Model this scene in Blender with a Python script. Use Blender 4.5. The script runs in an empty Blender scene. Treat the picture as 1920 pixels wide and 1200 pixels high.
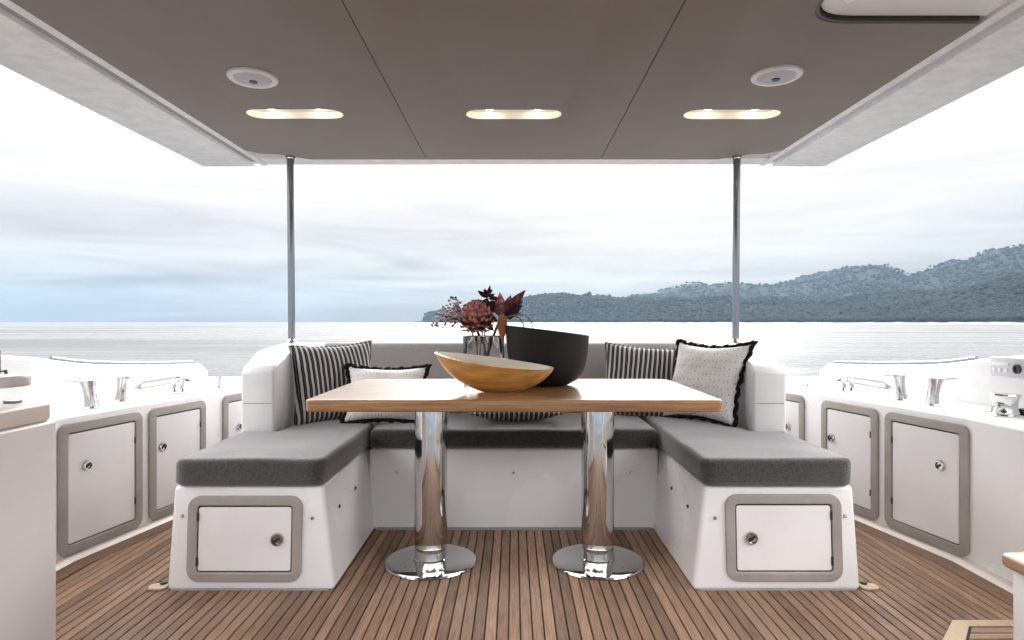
import bpy, bmesh, math, random
import numpy as np
from mathutils import Vector, Matrix, noise as mnoise
random.seed(7)
rng = np.random.default_rng(7)
sc = bpy.context.scene
col = sc.collection
R = math.radians
PI = math.pi

# ------------------------------------------------------------------ camera
cam_d = bpy.data.cameras.new('camera'); cam = bpy.data.objects.new('camera', cam_d); col.objects.link(cam)
cam.location = (0, 0, 1.0); cam.rotation_euler = (R(90), 0, 0)
cam_d.sensor_width = 36; cam_d.lens = 36 * 1150 / 1920
cam_d.shift_x = -3 / 1920; cam_d.shift_y = 4 / 1920
cam_d.clip_start = 0.02; cam_d.clip_end = 30000
sc.camera = cam

# ------------------------------------------------------------------ world and sun
SUN_EL, SUN_AZ = R(24), R(6)            # azimuth from +Y towards +X
w = bpy.data.worlds.new('World'); sc.world = w; w.use_nodes = True
nt = w.node_tree; nt.nodes.clear()
def N(tree, typ, **kw):
    n = tree.nodes.new(typ)
    for k, v in kw.items(): setattr(n, k, v)
    return n
def ramp(tree, stops, interp='LINEAR'):
    n = tree.nodes.new('ShaderNodeValToRGB'); e = n.color_ramp.elements
    n.color_ramp.interpolation = interp
    while len(e) < len(stops): e.new(0.5)
    for s, (p, c) in zip(e, stops):
        s.position = p
        s.color = (c, c, c, 1) if isinstance(c, (int, float)) else (*c, 1)
    return n
SKY_GAIN = 16.0   # picture brightness of the cloud, before exposure
tc = N(nt, 'ShaderNodeTexCoord')
sky = N(nt, 'ShaderNodeTexSky', sky_type='NISHITA', sun_disc=False, sun_elevation=SUN_EL, sun_rotation=SUN_AZ)
sep = N(nt, 'ShaderNodeSeparateXYZ'); nt.links.new(tc.outputs['Generated'], sep.inputs[0])
# cloud streaks: direction squeezed so that streaks lie flat along the horizon
mp = N(nt, 'ShaderNodeMapping'); mp.inputs['Scale'].default_value = (1.6, 1.6, 17)
nt.links.new(tc.outputs['Generated'], mp.inputs[0])
n1 = N(nt, 'ShaderNodeTexNoise'); n1.inputs['Scale'].default_value = 1.5; n1.inputs['Detail'].default_value = 6; n1.inputs['Roughness'].default_value = .55
n1.inputs['Distortion'].default_value = .5
nt.links.new(mp.outputs[0], n1.inputs['Vector'])
# elevation wobbled by the streaks
wob = N(nt, 'ShaderNodeMath', operation='MULTIPLY_ADD'); wob.inputs[1].default_value = .26; wob.inputs[2].default_value = -.13
nt.links.new(n1.outputs['Fac'], wob.inputs[0])
el = N(nt, 'ShaderNodeMath', operation='ADD'); nt.links.new(sep.outputs['Z'], el.inputs[0]); nt.links.new(wob.outputs[0], el.inputs[1])
band = ramp(nt, [(0.0, (.040, .034, .031)), (.03, (.058, .052, .049)), (.055, (.084, .078, .075)), (.085, (.112, .106, .104)), (.13, (.144, .137, .135)), (.22, (.184, .178, .176)), (.31, (.262, .255, .255)), (.42, (1.16, 1.145, 1.15)), (.62, (.86, .852, .86)), (1.0, (.42, .424, .435))])
nt.links.new(el.outputs[0], band.inputs[0])
# bright veil of cloud in front of the sun, above the low cloud bank
GLOW = .34
sv = (math.sin(SUN_AZ) * math.cos(SUN_EL), math.cos(SUN_AZ) * math.cos(SUN_EL), math.sin(SUN_EL))
dt = N(nt, 'ShaderNodeVectorMath', operation='DOT_PRODUCT'); dt.inputs[1].default_value = sv; nt.links.new(tc.outputs['Generated'], dt.inputs[0])
mx0 = N(nt, 'ShaderNodeMath', operation='MAXIMUM'); mx0.inputs[1].default_value = 0; nt.links.new(dt.outputs['Value'], mx0.inputs[0])
pw = N(nt, 'ShaderNodeMath', operation='POWER'); pw.inputs[1].default_value = 3.0; nt.links.new(mx0.outputs[0], pw.inputs[0])
em = ramp(nt, [(.18, 0), (.27, .2), (.40, 1.0)]); nt.links.new(el.outputs[0], em.inputs[0])
gm = N(nt, 'ShaderNodeMath', operation='MULTIPLY'); nt.links.new(pw.outputs[0], gm.inputs[0]); nt.links.new(em.outputs[0], gm.inputs[1])
gv = N(nt, 'ShaderNodeVectorMath', operation='SCALE'); gv.inputs[0].default_value = (GLOW, GLOW * .965, GLOW * .93); nt.links.new(gm.outputs[0], gv.inputs['Scale'])
ga = N(nt, 'ShaderNodeVectorMath', operation='ADD'); nt.links.new(band.outputs[0], ga.inputs[0]); nt.links.new(gv.outputs[0], ga.inputs[1])
gain = N(nt, 'ShaderNodeVectorMath', operation='SCALE'); gain.inputs['Scale'].default_value = SKY_GAIN
nt.links.new(ga.outputs[0], gain.inputs[0])
mix = N(nt, 'ShaderNodeMixRGB'); mix.inputs[0].default_value = .98
nt.links.new(sky.outputs[0], mix.inputs[1]); nt.links.new(gain.outputs[0], mix.inputs[2])
bg = N(nt, 'ShaderNodeBackground'); bg.inputs['Strength'].default_value = .1
nt.links.new(mix.outputs[0], bg.inputs[0])
wo = N(nt, 'ShaderNodeOutputWorld'); nt.links.new(bg.outputs[0], wo.inputs[0])

sd = bpy.data.lights.new('sun', 'SUN'); sun = bpy.data.objects.new('sun', sd); col.objects.link(sun)
sd.energy = .6; sd.angle = R(35); sd.color = (1, .95, .88)
v = Vector((math.sin(SUN_AZ) * math.cos(SUN_EL), math.cos(SUN_AZ) * math.cos(SUN_EL), math.sin(SUN_EL)))
sun.rotation_euler = v.to_track_quat('Z', 'Y').to_euler()
sun.location = v * 30

sc.view_settings.view_transform = 'Standard'; sc.view_settings.look = 'None'
sc.view_settings.exposure = 1.8; sc.view_settings.gamma = 1; sc.view_settings.use_curve_mapping = False
sc.render.engine = 'CYCLES'
sc.cycles.use_denoising = True
sc.cycles.max_bounces = 10; sc.cycles.diffuse_bounces = 6; sc.cycles.glossy_bounces = 5; sc.cycles.transmission_bounces = 8
sc.cycles.volume_bounces = 1
sc.cycles.sample_clamp_indirect = 8
sc.cycles.caustics_reflective = False; sc.cycles.caustics_refractive = False

# ------------------------------------------------------------------ materials
MATS = {}
def mat(name, color=(.8, .8, .8), rough=.5, metal=0.0, spec=.5, coat=0.0, coat_rough=.05, sheen=0.0, emis=None, emis_s=0.0):
    m = bpy.data.materials.new(name); m.use_nodes = True; t = m.node_tree
    b = t.nodes['Principled BSDF']
    b.inputs['Base Color'].default_value = (*color, 1); b.inputs['Roughness'].default_value = rough
    b.inputs['Metallic'].default_value = metal; b.inputs['Specular IOR Level'].default_value = spec
    b.inputs['Coat Weight'].default_value = coat; b.inputs['Coat Roughness'].default_value = coat_rough
    b.inputs['Sheen Weight'].default_value = sheen
    if emis: b.inputs['Emission Color'].default_value = (*emis, 1); b.inputs['Emission Strength'].default_value = emis_s
    MATS[name] = m
    return m, t, b
def vary(t, b, c0, c1, scale=3.0, detail=5, coords='Object', stretch=(1, 1, 1), lo=.35, hi=.65, rnd=0.0):
    """base colour between c0 and c1 by noise; returns the noise Fac"""
    tcn = N(t, 'ShaderNodeTexCoord'); mpn = N(t, 'ShaderNodeMapping'); mpn.inputs['Scale'].default_value = stretch
    t.links.new(tcn.outputs[coords], mpn.inputs[0])
    no = N(t, 'ShaderNodeTexNoise'); no.inputs['Scale'].default_value = scale; no.inputs['Detail'].default_value = detail
    t.links.new(mpn.outputs[0], no.inputs['Vector'])
    r = ramp(t, [(lo, c0), (hi, c1)]); t.links.new(no.outputs['Fac'], r.inputs[0])
    t.links.new(r.outputs[0], b.inputs['Base Color'])
    return no, r, mpn
def bump(t, b, src, strength=.2, dist=.002):
    bn = N(t, 'ShaderNodeBump'); bn.inputs['Strength'].default_value = strength; bn.inputs['Distance'].default_value = dist
    t.links.new(src, bn.inputs['Height']); t.links.new(bn.outputs[0], b.inputs['Normal'])
    return bn
def rough_var(t, b, src, lo, hi):
    r = N(t, 'ShaderNodeMapRange'); r.inputs['To Min'].default_value = lo; r.inputs['To Max'].default_value = hi
    t.links.new(src, r.inputs[0]); t.links.new(r.outputs[0], b.inputs['Roughness'])

m, t, b = mat('gelcoat', rough=.22); no, r, _ = vary(t, b, (.80, .79, .79), (.85, .845, .85), 2.2); rough_var(t, b, no.outputs['Fac'], .16, .36)
n2 = N(t, 'ShaderNodeTexNoise'); n2.inputs['Scale'].default_value = 9; bump(t, b, n2.outputs['Fac'], .06, .003)
m, t, b = mat('gelcoat_door', rough=.2); no, r, _ = vary(t, b, (.79, .775, .775), (.84, .83, .83), 3.1); rough_var(t, b, no.outputs['Fac'], .15, .32)
n2 = N(t, 'ShaderNodeTexNoise'); n2.inputs['Scale'].default_value = 7; bump(t, b, n2.outputs['Fac'], .06, .003)
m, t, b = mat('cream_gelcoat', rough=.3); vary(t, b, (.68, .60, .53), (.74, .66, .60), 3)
m, t, b = mat('cabinet_white', rough=.35); vary(t, b, (.70, .66, .66), (.75, .72, .72), 2)
m, t, b = mat('soffit_white', rough=.45)
no, r, mp_ = vary(t, b, (.76, .765, .775), (.87, .865, .86), 14, 8, stretch=(1, 1.5, 1), lo=.36, hi=.62)
n2 = N(t, 'ShaderNodeTexNoise'); n2.inputs['Scale'].default_value = 60; n2.inputs['Detail'].default_value = 6; bump(t, b, n2.outputs['Fac'], .35, .004)
m, t, b = mat('locker_frame', rough=.42); no, r, _ = vary(t, b, (.315, .285, .262), (.37, .34, .315), 8)
m, t, b = mat('dark_gap', (.03, .03, .03), .8)
m, t, b = mat('groove_grey', (.30, .29, .30), .5)
m, t, b = mat('chrome', (.60, .595, .59), .07, metal=1.0)
tn = N(t, 'ShaderNodeTexNoise'); tn.inputs['Scale'].default_value = 6; tn.inputs['Detail'].default_value = 3; rough_var(t, b, tn.outputs['Fac'], .03, .13)
m, t, b = mat('steel_pole', (.36, .355, .36), .16, metal=1.0)
m, t, b = mat('dark_metal', (.05, .05, .05), .35, metal=.6)
m, t, b = mat('fabric_grey', rough=.75, spec=.45, sheen=.75)
b.inputs['Sheen Roughness'].default_value = .45; b.inputs['Sheen Tint'].default_value = (.9, .88, .9, 1)
no, r, mp_ = vary(t, b, (.012, .011, .011), (.070, .065, .064), 150, 4, lo=.30, hi=.70)
wv = N(t, 'ShaderNodeTexNoise'); wv.inputs['Scale'].default_value = 170; bump(t, b, wv.outputs['Fac'], .9, .003)
m, t, b = mat('fabric_back', rough=.75, spec=.35, sheen=.4)
no, r, mp_ = vary(t, b, (.36, .345, .335), (.43, .41, .40), 250, 2)
m, t, b = mat('ceiling_panel', rough=.75, spec=.45)
no, r, mp_ = vary(t, b, (.252, .222, .207), (.268, .236, .220), 2.5, 4)
n2 = N(t, 'ShaderNodeTexNoise'); n2.inputs['Scale'].default_value = 350; bump(t, b, n2.outputs['Fac'], .12, .0008)
m, t, b = mat('panel_edge_shadow', (.05, .047, .045), .5)  # near-black colour for the shadow line at the stair opening
m, t, b = mat('speaker_white', (.84, .84, .87), .35)
m, t, b = mat('speaker_mesh', (.52, .53, .60), .6)
m, t, b = mat('panel_grey', rough=.5); vary(t, b, (.56, .56, .58), (.62, .62, .64), 6)
m, t, b = mat('lamp_tray', (.88, .85, .78), .4)
m, t, b = mat('lamp_glow', (1, .9, .7), .3, emis=(1, .90, .74), emis_s=13)
m, t, b = mat('caulk', (.012, .011, .010), .7)
m, t, b = mat('black_trim', (.010, .010, .011), .9, spec=.2)
m, t, b = mat('black_bowl', (.010, .0095, .009), .55, spec=.35)
tn = N(t, 'ShaderNodeTexNoise'); tn.inputs['Scale'].default_value = 40; bump(t, b, tn.outputs['Fac'], .15, .002)
m, t, b = mat('glass', (1, 1, 1), .02); b.inputs['Transmission Weight'].default_value = 1.0; b.inputs['IOR'].default_value = 1.45
m, t, b = mat('vase_water', (.95, .98, .96), .02); b.inputs['Transmission Weight'].default_value = 1.0; b.inputs['IOR'].default_value = 1.33

def teak(name, c0, c1, rough=.55, along='Y', hue_var=.5, coat=0, worn=0):
    m, t, b = mat(name, rough=rough, coat=coat, coat_rough=.06)
    geo = N(t, 'ShaderNodeNewGeometry'); oi = N(t, 'ShaderNodeObjectInfo')
    mpn = N(t, 'ShaderNodeMapping')
    mpn.inputs['Scale'].default_value = (1, .05, 1) if along == 'Y' else (.05, 1, 1)
    off = N(t, 'ShaderNodeVectorMath', operation='MULTIPLY_ADD')
    cmb = N(t, 'ShaderNodeCombineXYZ')
    for k in range(3): t.links.new(oi.outputs['Random'], cmb.inputs[k])
    off.inputs[1].default_value = (7, 31, 13)
    t.links.new(cmb.outputs[0], off.inputs[0]); t.links.new(geo.outputs['Position'], off.inputs[2])
    t.links.new(off.outputs[0], mpn.inputs[0])
    no = N(t, 'ShaderNodeTexNoise'); no.inputs['Scale'].default_value = 190 if along == 'Y' else 90; no.inputs['Detail'].default_value = 5; no.inputs['Roughness'].default_value = .6
    t.links.new(mpn.outputs[0], no.inputs['Vector'])
    big = N(t, 'ShaderNodeTexNoise'); big.inputs['Scale'].default_value = 2.6; big.inputs['Detail'].default_value = 4
    t.links.new(off.outputs[0], big.inputs['Vector'])
    r = ramp(t, [(.3, c0), (.72, c1)]); t.links.new(no.outputs['Fac'], r.inputs[0])
    # per-board and blotchy value
    a = N(t, 'ShaderNodeMath', operation='MULTIPLY_ADD'); a.inputs[1].default_value = hue_var; a.inputs[2].default_value = 1 - hue_var / 2
    t.links.new(oi.outputs['Random'], a.inputs[0])
    c = N(t, 'ShaderNodeMath', operation='MULTIPLY_ADD'); c.inputs[1].default_value = .5; c.inputs[2].default_value = .75
    t.links.new(big.outputs['Fac'], c.inputs[0])
    d = N(t, 'ShaderNodeMath', operation='MULTIPLY'); t.links.new(a.outputs[0], d.inputs[0]); t.links.new(c.outputs[0], d.inputs[1])
    b.inputs['Specular IOR Level'].default_value = .5 if coat else .25
    hs = N(t, 'ShaderNodeHueSaturation'); t.links.new(r.outputs[0], hs.inputs['Color']); t.links.new(d.outputs[0], hs.inputs['Value'])
    if worn:      # silvered, weathered patches and a few darker water stains
        pn = N(t, 'ShaderNodeTexNoise'); pn.inputs['Scale'].default_value = 1.7; pn.inputs['Detail'].default_value = 7; pn.inputs['Roughness'].default_value = .65
        t.links.new(geo.outputs['Position'], pn.inputs['Vector'])
        pr = ramp(t, [(.50, 0), (.72, worn)]); t.links.new(pn.outputs['Fac'], pr.inputs[0])
        wx = N(t, 'ShaderNodeMixRGB'); wx.inputs[2].default_value = (.30, .245, .205, 1); t.links.new(pr.outputs[0], wx.inputs[0]); t.links.new(hs.outputs[0], wx.inputs[1])
        sr = ramp(t, [(.30, .72), (.42, 1)]); t.links.new(pn.outputs['Fac'], sr.inputs[0])
        sx = N(t, 'ShaderNodeMixRGB', blend_type='MULTIPLY'); sx.inputs[0].default_value = 1; t.links.new(wx.outputs[0], sx.inputs[1]); t.links.new(sr.outputs[0], sx.inputs[2])
        t.links.new(sx.outputs[0], b.inputs['Base Color'])
    else: t.links.new(hs.outputs[0], b.inputs['Base Color'])
    bump(t, b, no.outputs['Fac'], .18, .001)
    rough_var(t, b, big.outputs['Fac'], rough - .1, rough + .12)
    return m
teak('teak_deck', (.172, .098, .063), (.368, .232, .154), .62, 'Y', .66, worn=.55)
teak('teak_pale', (.42, .31, .21), (.56, .43, .31), .5, 'Y', .2)
teak('teak_cross', (.25, .155, .105), (.42, .285, .20), .55, 'X', .4)
teak('teak_tread', (.36, .21, .10), (.50, .31, .16), .4, 'Y', .1, .4)
m = teak('table_wood', (.23, .098, .032), (.47, .245, .095), .42, 'X', .05, 1.0); m.node_tree.nodes['Principled BSDF'].inputs['Coat Roughness'].default_value = .24; m.node_tree.nodes['Principled BSDF'].inputs['Coat IOR'].default_value = 1.5
m, t, b = mat('bowl_wood', rough=.28, coat=.8, coat_rough=.12)
no, r, mp_ = vary(t, b, (.48, .20, .040), (.74, .40, .12), 14, 6, stretch=(.35, 2, 4), lo=.3, hi=.7)
m, t, b = mat('bowl_inside', rough=.35, coat=.6, coat_rough=.15)
no, r, mp_ = vary(t, b, (.74, .66, .52), (.84, .78, .67), 10, 5, stretch=(.4, 2, 2))

# striped fabric: local x of the pillow
def stripes(name, pitch, light=(.60, .58, .56), dark=(.014, .013, .014), duty=.5):
    m, t, b = mat(name, rough=.85, spec=.25, sheen=.2)
    tcn = N(t, 'ShaderNodeTexCoord'); s = N(t, 'ShaderNodeSeparateXYZ'); t.links.new(tcn.outputs['Object'], s.inputs[0])
    no = N(t, 'ShaderNodeTexNoise'); no.inputs['Scale'].default_value = 7; t.links.new(tcn.outputs['Object'], no.inputs['Vector'])
    a = N(t, 'ShaderNodeMath', operation='MULTIPLY_ADD'); a.inputs[1].default_value = .012; t.links.new(no.outputs['Fac'], a.inputs[0]); t.links.new(s.outputs['X'], a.inputs[2])
    d = N(t, 'ShaderNodeMath', operation='DIVIDE'); t.links.new(a.outputs[0], d.inputs[0]); d.inputs[1].default_value = pitch
    f = N(t, 'ShaderNodeMath', operation='FRACT'); t.links.new(d.outputs[0], f.inputs[0])
    r = ramp(t, [(0, dark), (duty, light), (duty + .36, light), (duty + .42, dark)], 'CONSTANT'); t.links.new(f.outputs[0], r.inputs[0])
    # a thin pale pinstripe inside the dark band
    f2 = ramp(t, [(0, 0), (.20, 1), (.27, 0)], 'CONSTANT'); t.links.new(f.outputs[0], f2.inputs[0])
    mx = N(t, 'ShaderNodeMixRGB'); mx.inputs[2].default_value = (.16, .155, .15, 1)
    t.links.new(f2.outputs[0], mx.inputs[0]); t.links.new(r.outputs[0], mx.inputs[1]); t.links.new(mx.outputs[0], b.inputs['Base Color'])
    wv = N(t, 'ShaderNodeTexNoise'); wv.inputs['Scale'].default_value = 300; t.links.new(tcn.outputs['Object'], wv.inputs['Vector']); bump(t, b, wv.outputs['Fac'], .4, .001)
stripes('stripe_fabric', .0245)
stripes('stripe_fabric_fine', .0255)
def dotted(name, sx, sz, base=(.86, .845, .83), mark=(.12, .12, .12), size=.16):
    m, t, b = mat(name, rough=.85, spec=.25, sheen=.8)
    tcn = N(t, 'ShaderNodeTexCoord'); mp = N(t, 'ShaderNodeMapping'); mp.inputs['Scale'].default_value = (sx, 1, sz)
    t.links.new(tcn.outputs['Object'], mp.inputs[0])
    vo = N(t, 'ShaderNodeTexVoronoi', voronoi_dimensions='2D'); vo.inputs['Randomness'].default_value = .35; vo.inputs['Scale'].default_value = 1
    s = N(t, 'ShaderNodeSeparateXYZ'); t.links.new(mp.outputs[0], s.inputs[0]); c = N(t, 'ShaderNodeCombineXYZ')
    t.links.new(s.outputs['X'], c.inputs['X']); t.links.new(s.outputs['Z'], c.inputs['Y']); t.links.new(c.outputs[0], vo.inputs['Vector'])
    r = ramp(t, [(0, mark), (size, base)], 'LINEAR'); t.links.new(vo.outputs['Distance'], r.inputs[0])
    t.links.new(r.outputs[0], b.inputs['Base Color'])
    wv = N(t, 'ShaderNodeTexNoise'); wv.inputs['Scale'].default_value = 260; t.links.new(tcn.outputs['Object'], wv.inputs['Vector']); bump(t, b, wv.outputs['Fac'], .5, .0012)
dotted('dotted_fabric', 46, 30)
dotted('pale_fabric', 60, 24, mark=(.42, .44, .42), size=.2)

def simple_var(name, c0, c1, rough=.6, scale=20):
    m, t, b = mat(name, rough=rough); vary(t, b, c0, c1, scale); return m
simple_var('petal_red', (.38, .095, .095), (.66, .30, .27), .6, 60)
simple_var('petal_core', (.10, .025, .030), (.20, .05, .05), .7, 60)
simple_var('leaf_green', (.022, .030, .014), (.055, .065, .030), .5, 30)
simple_var('leaf_burgundy', (.09, .022, .030), (.36, .14, .15), .5, 45)
simple_var('leaf_pink', (.30, .10, .11), (.60, .33, .33), .5, 60)
simple_var('leaf_dark_red', (.035, .014, .020), (.09, .028, .036), .5, 30)
simple_var('leaf_orange', (.42, .17, .07), (.60, .28, .13), .5, 30)
simple_var('berry_pink', (.38, .11, .13), (.60, .32, .33), .35, 60)
simple_var('berry_grey', (.10, .085, .12), (.25, .20, .26), .4, 60)
simple_var('stem_brown', (.075, .05, .035), (.12, .085, .05), .6, 40)
simple_var('stem_tan', (.20, .12, .06), (.30, .19, .10), .5, 40)

# sea
m, t, b = mat('sea_water', (.045, .052, .055), .10); b.inputs['IOR'].default_value = 1.333
geo = N(t, 'ShaderNodeNewGeometry')
mp1 = N(t, 'ShaderNodeMapping'); mp1.inputs['Scale'].default_value = (.35, 1.0, 1); mp1.inputs['Rotation'].default_value = (0, 0, R(8)); t.links.new(geo.outputs['Position'], mp1.inputs[0])
wa = N(t, 'ShaderNodeTexNoise'); wa.inputs['Scale'].default_value = .55; wa.inputs['Detail'].default_value = 7; wa.inputs['Roughness'].default_value = .55; t.links.new(mp1.outputs[0], wa.inputs['Vector'])
mp2 = N(t, 'ShaderNodeMapping'); mp2.inputs['Scale'].default_value = (.012, .05, 1); t.links.new(geo.outputs['Position'], mp2.inputs[0])
wb = N(t, 'ShaderNodeTexNoise'); wb.inputs['Scale'].default_value = 1.0; wb.inputs['Detail'].default_value = 4; t.links.new(mp2.outputs[0], wb.inputs['Vector'])
rr = N(t, 'ShaderNodeMapRange'); rr.inputs['From Min'].default_value = .35; rr.inputs['From Max'].default_value = .65; rr.inputs['To Min'].default_value = .24; rr.inputs['To Max'].default_value = .54
t.links.new(wb.outputs['Fac'], rr.inputs[0]); t.links.new(rr.outputs[0], b.inputs['Roughness'])
bn = bump(t, b, wa.outputs['Fac'], 1.0, .9)
# wooded land
m, t, b = mat('hill_ground', rough=.95, spec=.1); no, r, _ = vary(t, b, (.012, .016, .016), (.028, .032, .028), .012, 6, lo=.35, hi=.7)
m, t, b = mat('forest', rough=.95, spec=.1)
geo = N(t, 'ShaderNodeNewGeometry'); no = N(t, 'ShaderNodeTexNoise'); no.inputs['Scale'].default_value = .02; no.inputs['Detail'].default_value = 5
t.links.new(geo.outputs['Position'], no.inputs['Vector'])
rmix = N(t, 'ShaderNodeMath', operation='MULTIPLY_ADD'); rmix.inputs[1].default_value = .28; t.links.new(geo.outputs['Random Per Island'], rmix.inputs[0]); t.links.new(no.outputs['Fac'], rmix.inputs[2])
r = ramp(t, [(.35, (.013, .017, .017)), (.95, (.023, .027, .025))]); t.links.new(rmix.outputs[0], r.inputs[0]); t.links.new(r.outputs[0], b.inputs['Base Color'])
m, t, b = mat('shore_rock', (.32, .29, .25), .9)

M = MATS
# ------------------------------------------------------------------ helpers
INV = {}
def finish(me, smooth=True, angle=35):
    if smooth:
        me.shade_smooth(); me.set_sharp_from_angle(angle=R(angle))
    return me
def bm_mesh(name, bm, smooth=True, angle=35):
    bmesh.ops.recalc_face_normals(bm, faces=bm.faces)
    me = bpy.data.meshes.new(name); bm.to_mesh(me); bm.free()
    return finish(me, smooth, angle)
def tag(o, label=None, cat=None, group=None, kind=None):
    if label: o['label'] = label
    if cat: o['category'] = cat
    if group: o['group'] = group
    if kind: o['kind'] = kind
    return o
def thing(name, label, cat, loc=(0, 0, 0), rot=(0, 0, 0), group=None):
    o = bpy.data.objects.new(name, None); o.empty_display_size = .05; col.objects.link(o)
    mw = Matrix.LocRotScale(Vector(loc), Matrix.Rotation(0, 3, 'X') if False else None, None)
    o.location = loc; o.rotation_euler = rot
    from mathutils import Euler
    mw = Matrix.Translation(Vector(loc)) @ Euler(rot).to_matrix().to_4x4()
    INV[o.name] = mw.inverted()
    return tag(o, label, cat, group)
def part(name, me, material, parent=None, local=False, label=None, kind=None):
    """link a mesh (in world coordinates unless local) under parent"""
    me.materials.clear(); 
    for mm in (material if isinstance(material, (list, tuple)) else [material]): me.materials.append(M[mm])
    o = bpy.data.objects.new(name, me); col.objects.link(o)
    if parent is not None:
        inv = INV[parent.name]
        if not local: me.transform(inv)
        o.parent = parent; INV[o.name] = inv
    else: INV[o.name] = Matrix.Identity(4)
    if label: o['label'] = label
    if kind: o['kind'] = kind
    return o
def box_bm(x0, x1, y0, y1, z0, z1, bev=0.0, seg=2):
    bm = bmesh.new(); bmesh.ops.create_cube(bm, size=1)
    for vv in bm.verts:
        vv.co = ((x0 + x1) / 2 + vv.co.x * (x1 - x0), (y0 + y1) / 2 + vv.co.y * (y1 - y0), (z0 + z1) / 2 + vv.co.z * (z1 - z0))
    if bev: bmesh.ops.bevel(bm, geom=bm.edges[:], offset=bev, segments=seg, profile=.5, affect='EDGES')
    return bm
def box(name, *a, **k): return bm_mesh(name, box_bm(*a, **k))
def hexa(name, bot, top, bev=0.0, seg=3):
    """a solid between two polygons with the same count of points"""
    bm = bmesh.new(); n = len(bot)
    vb = [bm.verts.new(p) for p in bot]; vt = [bm.verts.new(p) for p in top]
    bm.faces.new(vb[::-1]); bm.faces.new(vt)
    for i in range(n): bm.faces.new((vb[i], vb[(i + 1) % n], vt[(i + 1) % n], vt[i]))
    bmesh.ops.recalc_face_normals(bm, faces=bm.faces)
    if bev: bmesh.ops.bevel(bm, geom=bm.edges[:], offset=bev, segments=seg, profile=.5, affect='EDGES')
    return bm_mesh(name, bm)
def prism(name, pts, z0, z1, bev=0.0, seg=3):
    return hexa(name, [(x, y, z0) for x, y in pts], [(x, y, z1) for x, y in pts], bev, seg)
def rrect(x0, x1, y0, y1, r, n=6):
    out = []
    rs = r if isinstance(r, (list, tuple)) else (r,) * 4
    for (cx, cy, a0, rr) in ((x1, y1, 0, rs[0]), (x0, y1, 90, rs[1]), (x0, y0, 180, rs[2]), (x1, y0, 270, rs[3])):
        ox = cx - rr if cx == x1 else cx + rr; oy = cy - rr if cy == y1 else cy + rr
        for k in range(n + 1):
            a = R(a0 + 90 * k / n); out.append((ox + rr * math.cos(a), oy + rr * math.sin(a)))
    return out
def fillet(pts, rad, n=6):
    """round the corners of a polygon; rad is one number or one per corner"""
    out = []; m_ = len(pts)
    for i in range(m_):
        r_ = rad[i] if isinstance(rad, (list, tuple)) else rad
        p = Vector(pts[i]); a = (Vector(pts[i - 1]) - p); c = (Vector(pts[(i + 1) % m_]) - p)
        if r_ <= 0: out.append(tuple(p)); continue
        la, lc = a.length, c.length; a.normalize(); c.normalize()
        ang = a.angle(c); d = min(r_ / math.tan(ang / 2), la * .45, lc * .45)
        p0 = p + a * d; p1 = p + c * d
        for k in range(n + 1):
            s = k / n; out.append(tuple(p0 * (1 - s) ** 2 + p * 2 * s * (1 - s) + p1 * s * s))
    return out
def plate(name, outer, holes=(), z0=0, z1=.01, bev=0.0, mtx=None):
    """flat plate with holes from closed outlines, bevelled edges"""
    cu = bpy.data.curves.new('tmp', 'CURVE'); cu.dimensions = '2D'; cu.fill_mode = 'BOTH'
    for pts in [outer, *holes]:
        sp = cu.splines.new('POLY'); sp.points.add(len(pts) - 1); sp.use_cyclic_u = True
        for i, p in enumerate(pts): sp.points[i].co = (p[0], p[1], 0, 1)
    cu.extrude = (z1 - z0) / 2 - bev; cu.bevel_depth = bev; cu.bevel_resolution = 2; cu.offset = -bev
    o = bpy.data.objects.new('tmp', cu); col.objects.link(o)
    dg = bpy.context.evaluated_depsgraph_get(); dg.update()
    me = bpy.data.meshes.new_from_object(o.evaluated_get(dg)); me.name = name
    bpy.data.objects.remove(o); bpy.data.curves.remove(cu)
    bm = bmesh.new(); bm.from_mesh(me); bmesh.ops.remove_doubles(bm, verts=bm.verts[:], dist=1e-5)
    bmesh.ops.recalc_face_normals(bm, faces=bm.faces); bm.to_mesh(me); bm.free()
    me.transform(Matrix.Translation((0, 0, (z0 + z1) / 2)))
    if mtx is not None: me.transform(mtx)
    return finish(me)
def lathe(name, prof, c=(0, 0, 0), seg=40, cap=True, mtx=None, shear=None):
    bm = bmesh.new(); rings = []
    for (r_, z) in prof:
        if r_ < 1e-6: rings.append([bm.verts.new((0, 0, z))])
        else: rings.append([bm.verts.new((r_ * math.cos(2 * PI * k / seg), r_ * math.sin(2 * PI * k / seg), z)) for k in range(seg)])
    for a, c_ in zip(rings, rings[1:]):
        if len(a) == 1 and len(c_) == 1: continue
        for k in range(seg):
            k2 = (k + 1) % seg
            if len(a) == 1: bm.faces.new((a[0], c_[k2], c_[k]))
            elif len(c_) == 1: bm.faces.new((a[k], a[k2], c_[0]))
            else: bm.faces.new((a[k], a[k2], c_[k2], c_[k]))
    if cap:
        for rg in (rings[0], rings[-1]):
            if len(rg) > 1: bm.faces.new(rg)
    if shear:
        for vv in bm.verts: vv.co.z += shear(vv.co)
    if mtx is not None: bm.transform(mtx)
    bm.transform(Matrix.Translation(c))
    return bm_mesh(name, bm)
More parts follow.
